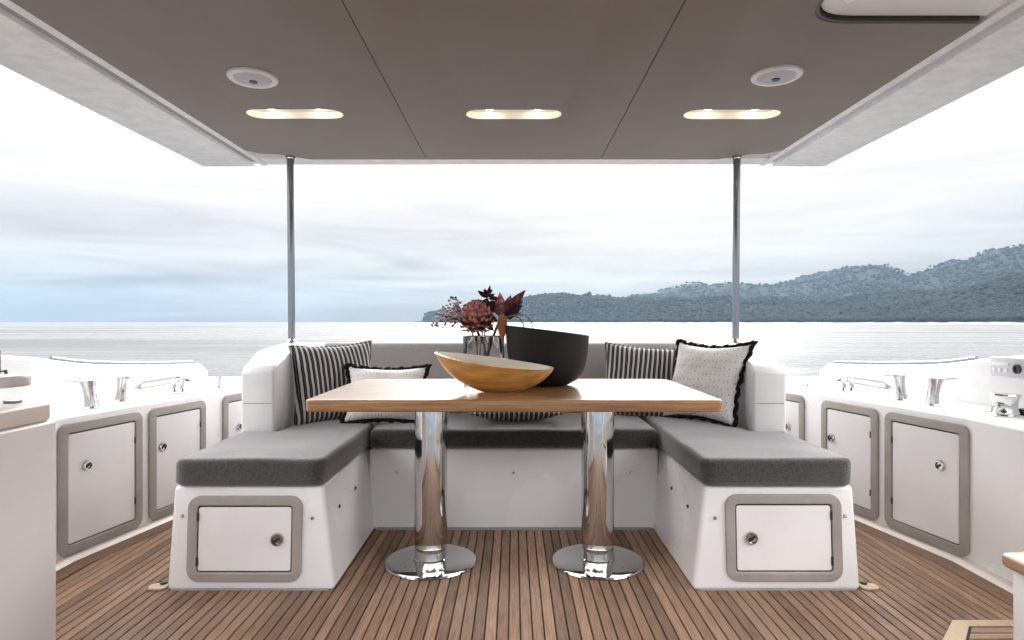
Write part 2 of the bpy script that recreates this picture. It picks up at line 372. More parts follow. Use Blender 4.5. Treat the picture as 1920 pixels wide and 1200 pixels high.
def tube_bm(bm, pts, rad, seg=8, cap=True):
    pts = [Vector(p) for p in pts]; rings = []
    up = Vector((0, 0, 1))
    for i, p in enumerate(pts):
        tg = (pts[min(i + 1, len(pts) - 1)] - pts[max(i - 1, 0)]).normalized()
        if abs(tg.dot(up)) > .95: up = Vector((1, 0, 0))
        s = tg.cross(up).normalized(); u = s.cross(tg).normalized()
        r_ = rad[i] if isinstance(rad, (list, tuple)) else rad
        rings.append([bm.verts.new(p + s * r_ * math.cos(2 * PI * k / seg) + u * r_ * math.sin(2 * PI * k / seg)) for k in range(seg)])
    for a, c in zip(rings, rings[1:]):
        for k in range(seg): bm.faces.new((a[k], a[(k + 1) % seg], c[(k + 1) % seg], c[k]))
    if cap: bm.faces.new(rings[0][::-1]); bm.faces.new(rings[-1])
def tube(name, pts, rad, seg=10):
    bm = bmesh.new(); tube_bm(bm, pts, rad, seg); return bm_mesh(name, bm, angle=50)
def plane_mtx(origin, u, vdir, n):
    m_ = Matrix.Identity(4)
    for k, a in enumerate((u, vdir, n)):
        a = Vector(a).normalized()
        for j in range(3): m_[j][k] = a[j]
    m_.translation = Vector(origin); return m_

# ------------------------------------------------------------------ sea, land, haze
SEA = -1.2
def sea():
    bm = bmesh.new(); bmesh.ops.create_grid(bm, x_segments=60, y_segments=60, size=4300)
    me = bm_mesh('sea', bm); o = part('sea', me, 'sea_water'); o.location.z = SEA; tag(o, kind='structure')
sea()
def interp(x, tab): return float(np.interp(x, [a for a, _ in tab], [c for _, c in tab]))
SHORE = [(700, 1500), (800, 1400), (1000, 1250), (1400, 950), (1920, 640), (2300, 520)]
FRONT = [(770, 603.5), (790, 602), (800, 590), (830, 583), (900, 583), (950, 572), (985, 563), (1000, 561), (1130, 561), (1150, 566), (1240, 566), (1330, 565), (1400, 570), (1500, 572), (1600, 563), (1700, 552), (1800, 545), (1920, 525), (2100, 500), (2300, 495)]
BACK = [(770, 604), (1000, 600), (1100, 585), (1180, 561), (1240, 550), (1300, 541), (1390, 537), (1440, 540), (1500, 530), (1560, 520), (1630, 502), (1665, 510), (1705, 524), (1760, 508), (1820, 486), (1920, 472), (2050, 455), (2300, 450)]
def land_h(px, D):
    d0 = interp(px, SHORE); dF = d0 * 1.22 + 90; dB = d0 * 1.9 + 350; dE = dB * 1.35
    ramp_ = min(1, max(0, (px - 775) / 60)); 
    hF = 1.2 + SEA + 0 + (604 - interp(px, FRONT)) * dF / 1150 + 2.2; hB = (604 - interp(px, BACK)) * dB / 1150 + 2.2
    hF = max(hF, 1.0); hB = max(hB, .5)
    if D <= d0: h = -1.5 * (d0 - D) / 30
    elif D < dF: s = (D - d0) / (dF - d0); h = hF * (1 - (1 - s) ** 2.2)
    elif D < dB:
        s = (D - dF) / (dB - dF); e = s * s * (3 - 2 * s)
        h = hF * (1 - e) + hB * e - min(hF, hB) * .35 * math.sin(PI * min(1, s * 1.5)) * (1 if s < .667 else 0)
    else: s = min(1, (D - dB) / (dE - dB)); h = hB * (1 - s * s)
    return h, d0, dF, dB, dE
def land_pt(px, D):
    h = land_h(px, D)[0]; x = (px - 963) / 1150 * D
    if h > 0:
        nz = mnoise.fractal((x / 140, D / 140, 3.1), 1, 2, 5)
        h = max(.2, h * (1 + .16 * nz) + min(h, 12) * .2 * nz)
    return Vector((x, D, h + SEA))
def hills():
    NX, NY = 170, 46; verts = []; faces = []
    for i in range(NX):
        px = 772 + (2300 - 772) * i / (NX - 1); _, d0, dF, dB, dE = land_h(px, 1000)
        for j in range(NY):
            s = j / (NY - 1); D = (d0 - 25) + (dE - d0 + 25) * s ** 1.5
            verts.append(land_pt(px, D))
    for i in range(NX - 1):
        for j in range(NY - 1): a = i * NY + j; faces.append((a, a + NY, a + NY + 1, a + 1))
    me = bpy.data.meshes.new('hills'); me.from_pydata(verts, [], faces); finish(me, True, 180)
    tag(part('hills', me, 'hill_ground'), kind='structure')
    # beach strip of rock along the waterline
    v2 = []; f2 = []
    for i in range(120):
        px = 770 + (2300 - 770) * i / 119; d0 = interp(px, SHORE)
        for (dd, hh) in ((-6, -.6), (-1, .9 + .5 * random.random()), (6, 1.6 + random.random()), (14, .5)):
            D = d0 + dd - 3; v2.append(((px - 963) / 1150 * D, D, SEA + hh))
    for i in range(119):
        for j in range(3): a = i * 4 + j; f2.append((a, a + 4, a + 5, a + 1))
    me = bpy.data.meshes.new('beach'); me.from_pydata(v2, [], f2); finish(me, True, 180)
    tag(part('beach', me, 'shore_rock'), kind='structure')
hills()
def forest():
    bmi = bmesh.new(); bmesh.ops.create_icosphere(bmi, subdivisions=1, radius=1); bmi.verts.ensure_lookup_table()
    bv = np.array([vv.co[:] for vv in bmi.verts]); bf = np.array([[q.index for q in f.verts] for f in bmi.faces]); bmi.free()
    V = []; F = []; n = 0
    def put(p, r_, hgt):
        nonlocal n
        k = bv * (1 + .35 * (rng.random((len(bv), 1)) - .5)) * np.array([r_, r_, hgt * .5]) + np.array([p.x, p.y, p.z + hgt * .42])
        V.append(k); F.append(bf + n); n += len(bv)
    for q in range(21000):
        px = random.uniform(795, 2300) if random.random() < .75 else random.uniform(960, 1920)
        _, d0, dF, dB, dE = land_h(px, 1000)
        D = d0 + 8 + (dB * 1.03 - d0) * random.random() ** 1.7
        p = land_pt(px, D)
        if p.z < SEA + .8: continue
        s = random.uniform(.75, 1.35); put(p, 3.6 * s * random.uniform(.8, 1.2), 5.4 * s)
    for q in range(330):                       # taller trees that break the skyline of the low point
        px = random.uniform(975, 1185) if q < 200 else random.uniform(1185, 1500); _, d0, dF, dB, dE = land_h(px, 1000)
        p = land_pt(px, dF + random.uniform(-60, 40)); s = random.uniform(.8, 1.25)
        put(p, 4.6 * s, 12 * s * (1.1 if random.random() < .3 else .85))
    me = bpy.data.meshes.new('forest'); VV = np.vstack(V); FF = np.vstack(F)
    me.from_pydata(VV.tolist(), [], FF.tolist()); finish(me, True, 180)
    tag(part('forest', me, 'forest'), 'dark wooded slopes of the headland and hills across the water', 'forest', kind='stuff')
forest()
def haze():
    me = box('haze', -4400, 4400, -4400, 4400, SEA - 3, 235)
    m = bpy.data.materials.new('haze_air'); m.use_nodes = True; t = m.node_tree; t.nodes.clear()
    pv = N(t, 'ShaderNodeVolumePrincipled'); pv.inputs['Color'].default_value = (.49, .69, .89, 1); pv.inputs['Density'].default_value = .000105; pv.inputs['Anisotropy'].default_value = .0
    o_ = N(t, 'ShaderNodeOutputMaterial'); t.links.new(pv.outputs[0], o_.inputs['Volume']); MATS['haze_air'] = m
    tag(part('haze', me, 'haze_air'), 'pale sea haze over the water and the hills', 'haze', kind='stuff')
haze()

# ------------------------------------------------------------------ deck
def wall_x(y): return 1.893 - .2 * max(0, y - 2.56)
DECK_Y0, DECK_Y1 = -.6, 4.5
def deck():
    pts = [(-1.9, DECK_Y0), (1.9, DECK_Y0), (1.9, 2.56), (wall_x(4.5), 4.5), (-wall_x(4.5), 4.5), (-1.9, 2.56)]
    root = part('deck', prism('deck', pts, -.08, -.007), 'caulk'); tag(root, kind='structure')
    pitch, gap = .0385, .0050
    cache = {}
    n = int(1.78 / pitch); inner = 1.7535
    for i in range(-n, n + 1):
        x = i * pitch + .003; hw = (pitch - gap) / 2
        ends = [min(DECK_Y1, 2.56 + (inner - abs(x + d)) / .2) for d in (-hw, hw)]
        if inner - abs(x) - hw < .001: continue
        key = tuple(round(e, 3) for e in ends)
        if key not in cache:
            lo = [(-hw, DECK_Y0), (hw, DECK_Y0), (hw, ends[1]), (-hw, ends[0])]
            cache[key] = prism('plank', lo, -.02, 0, .0012, 1); cache[key].materials.append(M['teak_deck'])
        o = bpy.data.objects.new('plank', cache[key]); col.objects.link(o); o.parent = root; o.location = (x, 0, random.uniform(-.0004, .0004))
    for s in (-1, 1):          # margin boards along the lockers, skirting cove
        a = [(s * 1.758, DECK_Y0), (s * (1.893 - .058), DECK_Y0), (s * (1.893 - .058), 2.56), (s * (wall_x(4.5) - .058), 4.5), (s * (wall_x(4.5) - .135), 4.5), (s * 1.758, 2.56)]
        me = prism('margin_board', a, -.02, .0004)
        part('margin_board', me, 'teak_deck', root)
deck()
# floor hatch by the step
def hatch():
    h = thing('floor_hatch', 'teak floor hatch with a pale wooden border in the deck beside the step', 'hatch', (1.6, 1.8, 0))
    out = [(1.335, 1.20), (1.80, 1.20), (1.80, 2.04), (1.46, 2.04), (1.335, 1.91)]
    inn = [(1.395, 1.26), (1.76, 1.26), (1.76, 2.0), (1.485, 2.0), (1.395, 1.895)]
    part('border', plate('border', out, [inn], .004, .010, .001), 'teak_pale', h)
    part('backing', plate('backing', [(1.38, 1.25), (1.77, 1.25), (1.77, 2.01), (1.47, 2.01), (1.38, 1.90)], [], .0042, .0055), 'caulk', h)
    y = 1.265
    while y + .035 < 2.0:
        x0 = 1.40 if y + .035 < 1.89 else 1.40 + (y + .036 - 1.895) * .86
        xa, xb = [1.40 + max(0, (q - 1.889) * .857) for q in (y, y + .0325)]
        part('plank', prism('plank', [(xa, y), (1.755, y), (1.755, y + .0325), (xb, y + .0325)], .0056, .0095, .001, 1), 'teak_cross', h); y += .0385
hatch()

# ------------------------------------------------------------------ lockers
def latch(parent, mtx, r_=.026):
    part('latch', lathe('latch', [(0, .001), (r_, .001), (r_, .008), (r_ * .86, .013), (r_ * .66, .013), (r_ * .6, .006), (0, .006)], seg=24, cap=False, mtx=mtx), 'chrome', parent)
    b_ = plate('latch_handle', rrect(-r_ * .52, r_ * .52, -r_ * .2, r_ * .2, r_ * .15), [], .006, .0115, .001, mtx @ Matrix.Rotation(R(35), 4, 'Z'))
    part('latch_handle', b_, 'dark_metal', parent)
def locker(root, mtx, x0, x1, y0, y1, fw, lx, ly, hinge_left, r_out=.04, skew=0.0, lr=.026):
    """frame ring, dark rebate, door with latch and hinges in a wall plane (local x along, y up, z out)"""
    def sk(pts): return [(x + skew * (y - y0), y) for x, y in pts]
    fr = part('locker_frame', plate('locker_frame', sk(rrect(x0, x1, y0, y1, r_out)), [sk(rrect(x0 + fw, x1 - fw, y0 + fw, y1 - fw, .012))], .0005, .014, .004, mtx), 'locker_frame', root)
    part('rebate', plate('rebate', sk(rrect(x0 + fw * .7, x1 - fw * .7, y0 + fw * .7, y1 - fw * .7, .01)), [], .0003, .0018, 0, mtx), 'dark_gap', root)
    g = .0045
    d = part('locker_door', plate('locker_door', sk(rrect(x0 + fw + g, x1 - fw - g, y0 + fw + g, y1 - fw - g * 1.3, .009)), [], .002, .0095, .002, mtx), 'gelcoat_door', root)
    latch(d, mtx @ Matrix.Translation((lx + skew * (ly - y0), ly, .0085)), lr)
    hx = x0 + fw + .003 if hinge_left else x1 - fw - .003
    for hy in (y0 + (y1 - y0) * .24, y0 + (y1 - y0) * .76):
        part('hinge', box('hinge', -.004, .004, -.016, .016, 0, .006, bev=.0015, seg=1), 'dark_metal', d).data.transform(INV[d.name] @ mtx @ Matrix.Translation((hx + skew * (hy - y0), hy, .0085)) @ INV[d.name].inverted())

def side_locker(s):
    side = 'port' if s < 0 else 'starboard'
    lab = 'white moulded side locker with grey framed doors along the left deck' if s < 0 else 'white moulded side locker with grey framed doors along the right deck'
    root = thing('side_locker', lab, 'locker', (s * 2.0, 2.6, 0))
    X = lambda x, y: (s * x, y)
    foot = [X(1.893, -.6), X(1.893, 2.56), X(wall_x(4.45), 4.45), X(2.22, 4.45), X(2.28, 3.4), X(2.30, 2.4), X(2.30, -.6)]
    if s > 0: foot = foot[::-1]
    part('body', prism('body', foot, -.06, .605, .016), 'gelcoat', root)
    a = [X(1.895, -.6), X(1.895, 2.56), X(wall_x(4.4) + .002, 4.4)]
    ins = [X(1.893 - .055, -.6), X(1.893 - .055, 2.56), X(wall_x(4.4) - .055, 4.4)]
    bot = a + ins[::-1]; top = a + [X(1.893 - .03, -.6), X(1.893 - .03, 2.56), X(wall_x(4.4) - .03, 4.4)][::-1]
    part('skirting', hexa('skirting', [(x, y, -.006) for x, y in bot], [(x, y, .012) for x, y in top], .003, 2), 'cream_gelcoat', root)
    u = Vector((-s * .2, 1, 0)).normalized(); n = Vector((-s, -.2, 0)).normalized(); o = Vector((s * 1.893, 2.56, 0))
    if s > 0: u_, flip = u, 1
    else: u_, flip = u, -1
    # local x must give right-handed frame with z up as y
    ux = u if Vector((0, 0, 1)).cross(n).dot(u) > 0 else -u
    mt = plane_mtx(o, ux, (0, 0, 1), n); sg = 1 if ux.dot(u) > 0 else -1
    L = math.sqrt(1.04)
    for (ya, yb, hinge_far, latch_y, lz) in ((2.543, 2.977, True, 2.675, .375), (3.02, 3.415, False, 3.10, .37), (3.56, 3.98, True, 3.7, .37)):
        la, lb = sorted(((ya - 2.56) * L * sg, (yb - 2.56) * L * sg))
        if s > 0 and ya == 3.02: latch_y = 3.335; hinge_far = False
        if s < 0 and ya == 3.02: latch_y = 3.10; hinge_far = True
        lx = (latch_y - 2.56) * L * sg
        hinge_left = (hinge_far and sg < 0) or (not hinge_far and sg > 0)
        locker(root, mt, la, lb, .014, .572, .042, lx, lz, hinge_left, .045, 0, .024)
    return root
for s in (-1, 1): side_locker(s)

# bulwarks outside the lockers
PROF = [(-.6, .93), (1.6, .905), (2.3, .885), (2.62, .865), (2.9, .832), (3.2, .785), (3.45, .763), (3.8, .740), (4.32, .71)]
def bulwark(s):
    lab = 'curved white hull bulwark beyond the left side locker, steel rail on its top' if s < 0 else 'curved white hull bulwark beyond the right side locker with a socket panel set in it'
    root = thing('bulwark', lab, 'bulwark', (s * 2.28, 2.6, .6))
    bm = bmesh.new(); secs = []
    ys = np.linspace(-.6, 4.33, 60)
    for y in ys:
        top = interp(y, PROF); xi = interp(y, [(-.6, 2.245), (2.4, 2.245), (3.4, 2.225), (4.33, 2.16)]); low = .598 + .05 * min(1, max(0, (y - 3.56) / .06)) * min(1, max(0, (4.12 - y) / .06))
        th = .065
        if y > 4.25: top -= (y - 4.25) ** 2 * 6
        secs.append([bm.verts.new((s * (xi + dx), y, z)) for dx, z in ((.004, low), (0, top - .022), (.006, top - .006), (.022, top), (th - .02, top), (th - .004, top - .008), (th, top - .03), (th, low))])
    for a, c in zip(secs, secs[1:]):
        for k in range(8): bm.faces.new((a[k], a[(k + 1) % 8], c[(k + 1) % 8], c[k]))
    bm.faces.new(secs[0]); bm.faces.new(secs[-1][::-1])
    part('hull_side', bm_mesh('hull_side', bm, angle=50), 'gelcoat', root)
    part('rail', tube('rail', [(s * (interp(y, [(2.4, 2.275), (3.4, 2.255), (4.33, 2.19)])), y, interp(y, PROF) + .009) for y in np.linspace(3.0, 4.2, 16)], .009, 8), 'steel_pole', root)
    part('gap_strip', box('gap_strip', *sorted((s * 2.205, s * 2.235)), 3.64, 4.08, .6058, .634, bev=.006), 'cream_gelcoat', root)  # pale tan strip in the bulwark gap
    part('topside', hexa('topside', [(s * 2.10, y, SEA - .3) for y in (-.6, 4.45)] + [(s * 2.16, y, SEA - .3) for y in (4.45, -.6)],
                         [(s * 2.24, y, .57) for y in (-.6, 4.45)] + [(s * 2.30, y, .57) for y in (4.45, -.6)], .005, 1), 'gelcoat', root)
    if s > 0:
        sp = part('socket_panel', box('socket_panel', 2.232, 2.2446, 2.66, 2.872, .752, .840, bev=.004), 'panel_grey', root)
        part('socket_cover', box('socket_cover', 2.2275, 2.233, 2.765, 2.865, .80, .816, bev=.002), 'gelcoat', sp)
        part('socket', lathe('socket', [(0, 0), (.021, 0), (.021, .008), (.013, .008), (.012, .003), (0, .003)], seg=20, cap=False, mtx=plane_mtx((2.232, 2.715, .792), (0, 1, 0), (0, 0, 1), (-1, 0, 0))), 'dark_metal', sp)
        for yy in (2.78, 2.815, 2.85): part('switch', box('switch', 2.228, 2.233, yy - .009, yy + .009, .772, .788, bev=.002, seg=1), 'speaker_white', sp)
    return root
for s in (-1, 1): bulwark(s)
# transom moulding behind the bench closes the stern
tr = thing('transom', 'low white moulded stern wall behind the bench', 'stern wall', (0, 4.5, 0))
part('stern_panel', box('stern_panel', -2.1, 2.1, 4.46, 4.52, SEA - .3, .50, bev=.02), 'gelcoat', tr)
part('capping', box('capping', -2.12, 2.12, 4.43, 4.55, .50, .535, bev=.012), 'gelcoat', tr)

# ------------------------------------------------------------------ chrome deck gear
def bollard(x, y, h, lean, label, group='steel mooring posts on the side lockers'):
    root = thing('mooring_post', label, 'mooring post', (x, y, .605), group=group)
    bm = bmesh.new(); rings = []; seg = 20
    for (z, rx, ry) in ((0, .030, .030), (.006, .029, .029), (h * .35, .0245, .026), (h * .75, .0265, .027), (h - .008, .034, .031), (h, .036, .032)):
        rings.append([bm.verts.new((x + lean * (z / h) ** 1.3 + rx * math.cos(2 * PI * k / seg), y + ry * math.sin(2 * PI * k / seg), .605 + .008 + z)) for k in range(seg)])
    for a, c in zip(rings, rings[1:]):
        for k in range(seg): bm.faces.new((a[k], a[(k + 1) % seg], c[(k + 1) % seg], c[k]))
    bm.faces.new(rings[0][::-1]); bm.faces.new(rings[-1])
    part('post', bm_mesh('post', bm), 'chrome', root)
    part('base_plate', lathe('base_plate', [(0, 0), (.042, 0), (.042, .004), (.036, .008), (0, .008)], (x, y, .605), 24, cap=False), 'chrome', root)
    part('cap_plate', plate('cap_plate', rrect(x + lean - .040, x + lean + .040, y - .034, y + .034, .03), [], .605 + h + .008, .605 + h + .014, .002), 'chrome', root)
    d = -1 if lean < 0 else 1
    part('horn', tube('horn', [(x + lean + d * (.02 + .085 * q), y, .605 + h + .009 + .004 * q) for q in (0, .4, .8, 1)], [.009, .0085, .007, .004], 8), 'chrome', root)
def roller_fairlead(x, y, h, label):
    root = thing('roller_fairlead', label, 'fairlead', (x, y, .605), group='roller fairleads on the side lockers')
    part('base_plate', box('base_plate', x - .045, x + .045, y - .03, y + .03, .605, .613, bev=.003), 'chrome', root)
    for dx in (-.022, .022):
        part('roller', lathe('roller', [(0, 0), (.017, 0), (.017, .004), (.0135, .01), (.0135, h - .012), (.017, h - .006), (.017, h), (0, h)], (x + dx, y, .613), 18, cap=False), 'chrome', root)
def stub_post(x, y, h, label):
    root = thing('rope_guide', label, 'rope guide', (x, y, .605), group='short steel rope guides near the stern')
    part('post', lathe('post', [(0, 0), (.024, 0), (.024, .006), (.016, .012), (.016, h - .01), (.02, h), (0, h)], (x, y, .605), 18, cap=False), 'chrome', root)
    part('pin', tube('pin', [(x - .03, y, .605 + h * .75), (x + .03, y, .605 + h * .75)], .005, 8), 'chrome', root)
bollard(-1.94, 2.82, .115, -.018, 'leaning steel mooring post nearest the camera on the left locker')
bollard(-1.965, 3.07, .112, .016, 'second steel mooring post from the camera on the left locker')
roller_fairlead(-1.87, 3.42, .072, 'small steel roller fairlead with two rollers on the left locker')
stub_post(-1.775, 3.69, .068, 'short steel rope guide at the stern end of the left locker')
bollard(1.985, 2.91, .118, .018, 'leaning steel mooring post on the right locker closest to the capstan')
bollard(1.965, 3.11, .118, -.016, 'steel mooring post on the right locker, second from the capstan')
roller_fairlead(1.89, 3.47, .078, 'steel roller fairlead with two rollers on the right locker')
stub_post(1.80, 3.75, .066, 'short steel rope guide at the stern end of the right locker')
cp = thing('capstan', 'squat wide steel capstan drum on the right locker below the socket panel', 'capstan', (2.085, 2.6, .605))
part('drum', lathe('drum', [(0, .006), (.052, .006), (.050, .02), (.044, .035), (.044, .06), (.050, .078), (.055, .086), (.050, .092), (0, .094)], (2.085, 2.6, .605), 36, cap=False), 'chrome', cp)
part('base_plate', lathe('base_plate', [(0, 0), (.078, 0), (.078, .005), (.07, .009), (0, .009)], (2.085, 2.6, .605), 36, cap=False), 'chrome', cp)
part('side_knob', box('side_knob', 2.13, 2.165, 2.56, 2.60, .613, .637, bev=.006), 'dark_metal', cp)

# ------------------------------------------------------------------ bench
bench = thing('bench', 'fixed white moulded U shaped cockpit bench with two front lockers', 'bench', (0, 3.2, 0))
for s in (-1, 1):
    P = lambda x, y, z: (s * x, y, z)
    bot = [P(.668, 2.286, -.003), P(1.297, 2.286, -.003), P(1.297, 3.64, -.003), P(.668, 3.64, -.003)]
    top = [P(.712, 2.296, .388), P(1.274, 2.296, .388), P(1.274, 3.64, .388), P(.712, 3.64, .388)]
    if s < 0: bot, top = bot[::-1], top[::-1]
    part('seat_base', hexa('seat_base', bot, top, .020, 4), 'gelcoat', bench)
    slope = (2.296 - 2.286) / .40
    mt = plane_mtx((0, 2.286 + .0006, 0), (1, 0, 0), (0, slope, 1), (0, -1, slope))
    if s < 0: locker(bench, mt, -1.216, -.790, .034, .352, .036, -.880, .192, True, .045, .012, .025)
    else: locker(bench, mt, .792, 1.224, .036, .358, .036, .885, .197, False, .045, -.012, .025)
    # snap studs beside the locker and on the inner face
    for (x, z) in ((1.238, .275), (.752, .268)):
        part('snap_stud', lathe('snap_stud', [(0, .006), (.005, .0055), (.0075, .002), (.0075, 0)], seg=12, cap=False, mtx=plane_mtx((s * x, 2.286 + z * slope - .0002, z), (1, 0, 0), (0, 0, 1), (0, -1, 0))), 'chrome', bench)
    for y, z in ((2.45, .265), (2.70, .27)):
        xx = .668 + (.712 - .668) * z / .4
        part('snap_stud', lathe('snap_stud', [(0, .006), (.005, .0055), (.0075, .002), (.0075, 0)], seg=12, cap=False, mtx=plane_mtx((s * (xx - .0005), y, z), (0, 1, 0), (0, 0, 1), (-s, 0, 0))), 'dark_metal', bench)
    # coaming (side backrest moulding) with sloped front top
    xi, xo = 1.122, 1.278
    bm = bmesh.new()
    ring = []
    prof = [(2.872, .385), (2.872, .775), (2.90, .80), (3.15, .862), (3.35, .872), (3.70, .875), (3.70, .385)]
    A = [bm.verts.new((s * (xi + (.0 if y < 3 else .0)), y, z)) for y, z in prof]
    B = [bm.verts.new((s * (xo + max(0, (y - 2.9)) * .17), y, z - (.012 if z > .5 else 0))) for y, z in prof]
    bm.faces.new(A); bm.faces.new(B[::-1])
    for k in range(len(A)): bm.faces.new((A[k], A[(k + 1) % len(A)], B[(k + 1) % len(A)], B[k]))
    bmesh.ops.recalc_face_normals(bm, faces=bm.faces)
    bmesh.ops.bevel(bm, geom=[e for e in bm.edges if e.calc_face_angle(0) > R(20)], offset=.013, segments=3, profile=.5, affect='EDGES')
    co = part('coaming', bm_mesh('coaming', bm), 'gelcoat', bench)
    part('seam', box('seam', *sorted((s * (xi + .012), s * (xo - .012))), 2.8705, 2.8725, .6185, .6215), 'groove_grey', co)
part('seat_base', box('seat_base', -.70, .70, 2.956, 3.64, -.003, .392, bev=.02, seg=3), 'gelcoat', bench)
part('back_shell', box('back_shell', -1.43, 1.43, 3.655, 3.93, -.003, .868, bev=.03, seg=4), 'gelcoat', bench)
for x in (-.565, .0, .565):
    part('snap_stud', lathe('snap_stud', [(0, .006), (.005, .0055), (.0075, .002), (.0075, 0)], seg=12, cap=False, mtx=plane_mtx((x, 2.956, .275), (1, 0, 0), (0, 0, 1), (0, -1, 0))), 'chrome', bench)
part('toe_shadow', box('toe_shadow', -.66, .66, 2.950, 2.958, -.002, .012), 'groove_grey', bench)  # grey strip painted in for the shadow line at the bench foot
for s in (-1, 1):
    part('toe_shadow', box('toe_shadow', *sorted((s * .69, s * 1.278)), 2.2835, 2.292, -.002, .007, bev=.002, seg=1), 'groove_grey', bench)  # same painted shadow line below the two side fronts

def soften(me, amp, sc_, z0, z1):
    for vv in me.vertices:
        nz = mnoise.noise((vv.co.x * sc_, vv.co.y * sc_, vv.co.z * sc_))
        vv.co.z += amp * nz * (1 if vv.co.z > (z0 + z1) / 2 else .2)
    return me
def cushion_mesh(name, outline, z0, z1, r, puff=.006):
    """padded cushion: rounded outline lofted inwards over the top, slightly crowned and uneven"""
    pts = fillet(outline, r, 5)
    bm = bmesh.new(); nP = len(pts)
    lo = [bm.verts.new((*p, z0)) for p in pts]; hi = [bm.verts.new((*p, z1)) for p in pts]
    fl = bm.faces.new(lo[::-1]); fh = bm.faces.new(hi)
    for i in range(nP): bm.faces.new((lo[i], lo[(i + 1) % nP], hi[(i + 1) % nP], hi[i]))
    bmesh.ops.recalc_face_normals(bm, faces=bm.faces)
    rim_hi = list(fh.edges); rim_lo = list(fl.edges)
    bmesh.ops.bevel(bm, geom=rim_hi, offset=.024, segments=5, profile=.5, affect='EDGES')
    rim_lo = [e for e in bm.edges if e.is_valid and all(abs(v_.co.z - z0) < 1e-5 for v_ in e.verts)]
    bmesh.ops.bevel(bm, geom=rim_lo, offset=.02, segments=4, profile=.5, affect='EDGES')
    xs = [p[0] for p in pts]; ys = [p[1] for p in pts]
    for k in range(1, 40):
        for ax, lo_, hi_ in ((0, min(xs), max(xs)), (1, min(ys), max(ys))):
            c = lo_ + k * .045
            if c < hi_ - .01:
                n_ = [0, 0, 0]; n_[ax] = 1; p_ = [0, 0, 0]; p_[ax] = c
                bmesh.ops.bisect_plane(bm, geom=bm.verts[:] + bm.edges[:] + bm.faces[:], plane_co=p_, plane_no=n_)
    P2 = [Vector(p) for p in pts]
    def dist(q):
        best = 9
        for i in range(nP):
            a, c = P2[i], P2[(i + 1) % nP]; ab = c - a; tq = max(0, min(1, (q - a).dot(ab) / max(1e-9, ab.length_squared))); best = min(best, (a + ab * tq - q).length)
        return best
    for vv in bm.verts:
        if vv.co.z > z1 - .002:
            d = dist(Vector(vv.co.xy)); vv.co.z += puff * min(1, max(0, d - .03) / .10)
        if vv.co.z > z0 + .01:
            vv.co.z += .0045 * mnoise.noise((vv.co.x * 5, vv.co.y * 5, 1.3)); vv.co.x += .004 * mnoise.noise((vv.co.y * 6, vv.co.z * 9, 4)); vv.co.y += .004 * mnoise.noise((vv.co.x * 6, vv.co.z * 9, 8))
    return bm_mesh(name, bm, angle=60)
for s in (-1, 1):
    o = [(.702, 2.272), (1.268, 2.272), (1.268, 2.866), (1.112, 2.872), (1.112, 3.62), (.702, 3.62)]
    o = [(s * x, y) for x, y in o]
    c = thing('seat_cushion', 'dark grey seat cushion on the left arm of the white bench' if s < 0 else 'dark grey seat cushion on the right arm of the white bench', 'cushion', (s * .98, 2.95, .397), group='dark grey seat cushions on the bench')
    part('cover', cushion_mesh('cover', o, .3885, .492, [.05, .05, .012, .012, .03, .03]), 'fabric_grey', c)
c = thing('seat_cushion', 'dark grey seat cushion across the back of the white bench behind the table', 'cushion', (0, 3.2, .393), group='dark grey seat cushions on the bench')
part('cover', cushion_mesh('cover', [(-.694, 2.936), (.694, 2.936), (.694, 3.50), (-.694, 3.50)], .393, .486, .035), 'fabric_grey', c)
# back cushions
c = thing('back_cushion', 'long grey backrest cushion across the stern side of the bench', 'cushion', (0, 3.57, .49), group='grey backrest cushions')
me = box('cover', -1.11, 1.11, -.055, .055, 0, .392, bev=.03, seg=4); me.transform(Matrix.Translation((0, 3.585, .488)) @ Matrix.Rotation(R(-3), 4, 'X'))
part('cover', me, 'fabric_back', c)
for s in (-1, 1):
    c = thing('back_cushion', 'dark grey side backrest cushion in the left corner of the bench' if s < 0 else 'dark grey side backrest cushion in the right corner of the bench', 'cushion', (s * 1.07, 3.35, .5), group='grey backrest cushions')
    me = box('cover', *sorted((s * 1.055, s * 1.116)), 3.24, 3.50, .497, .80, bev=.022, seg=4)
    part('cover', me, 'fabric_grey', c)

# ------------------------------------------------------------------ near left cabinet, shelf, right step
cb = thing('side_cabinet', 'tall pale cabinet with a cream top in the near left corner', 'cabinet', (-1.6, 1.2, 0))
part('body', box('body', -1.886, -1.402, -.6, 1.885, -.003, .700, bev=.010, seg=3), 'cabinet_white', cb)
part('top', box('top', -1.886, -1.410, -.6, 1.872, .7005, .757, bev=.010, seg=3), 'cream_gelcoat', cb)
ct = part('catch', box('catch', -1.530, -1.488, 1.835, 1.860, .757, .766, bev=.003), 'steel_pole', cb)
part('catch_pin', box('catch_pin', -1.60, -1.575, 1.835, 1.860, .757, .766, bev=.002), 'chrome', cb)
sh = thing('shelf', 'narrow white shelf with a rounded end above the cabinet on the left edge', 'shelf', (-1.65, 1.78, .757))
part('board', plate('board', rrect(-1.95, -1.425, 1.70, 1.862, [.075, .02, .02, .075], 8), [], .812, .846, .008), 'cabinet_white', sh)
part('bracket', box('bracket', -1.78, -1.74, 1.75, 1.82, .757, .814, bev=.006), 'chrome', sh)
part('hook', tube('hook', [(-1.52, 1.80, .848), (-1.52, 1.80, .856), (-1.49, 1.80, .856), (-1.49, 1.80, .848)], .005, 8), 'dark_metal', sh)
part('rail_post', lathe('rail_post', [(0, 0), (.012, 0), (.012, .07), (0, .07)], (-1.544, 1.83, .846), 14, cap=False), 'steel_pole', sh)
st = thing('stair_step', 'lowest white stair step with a varnished teak tread at the right edge', 'step', (1.6, 1.3, 0))
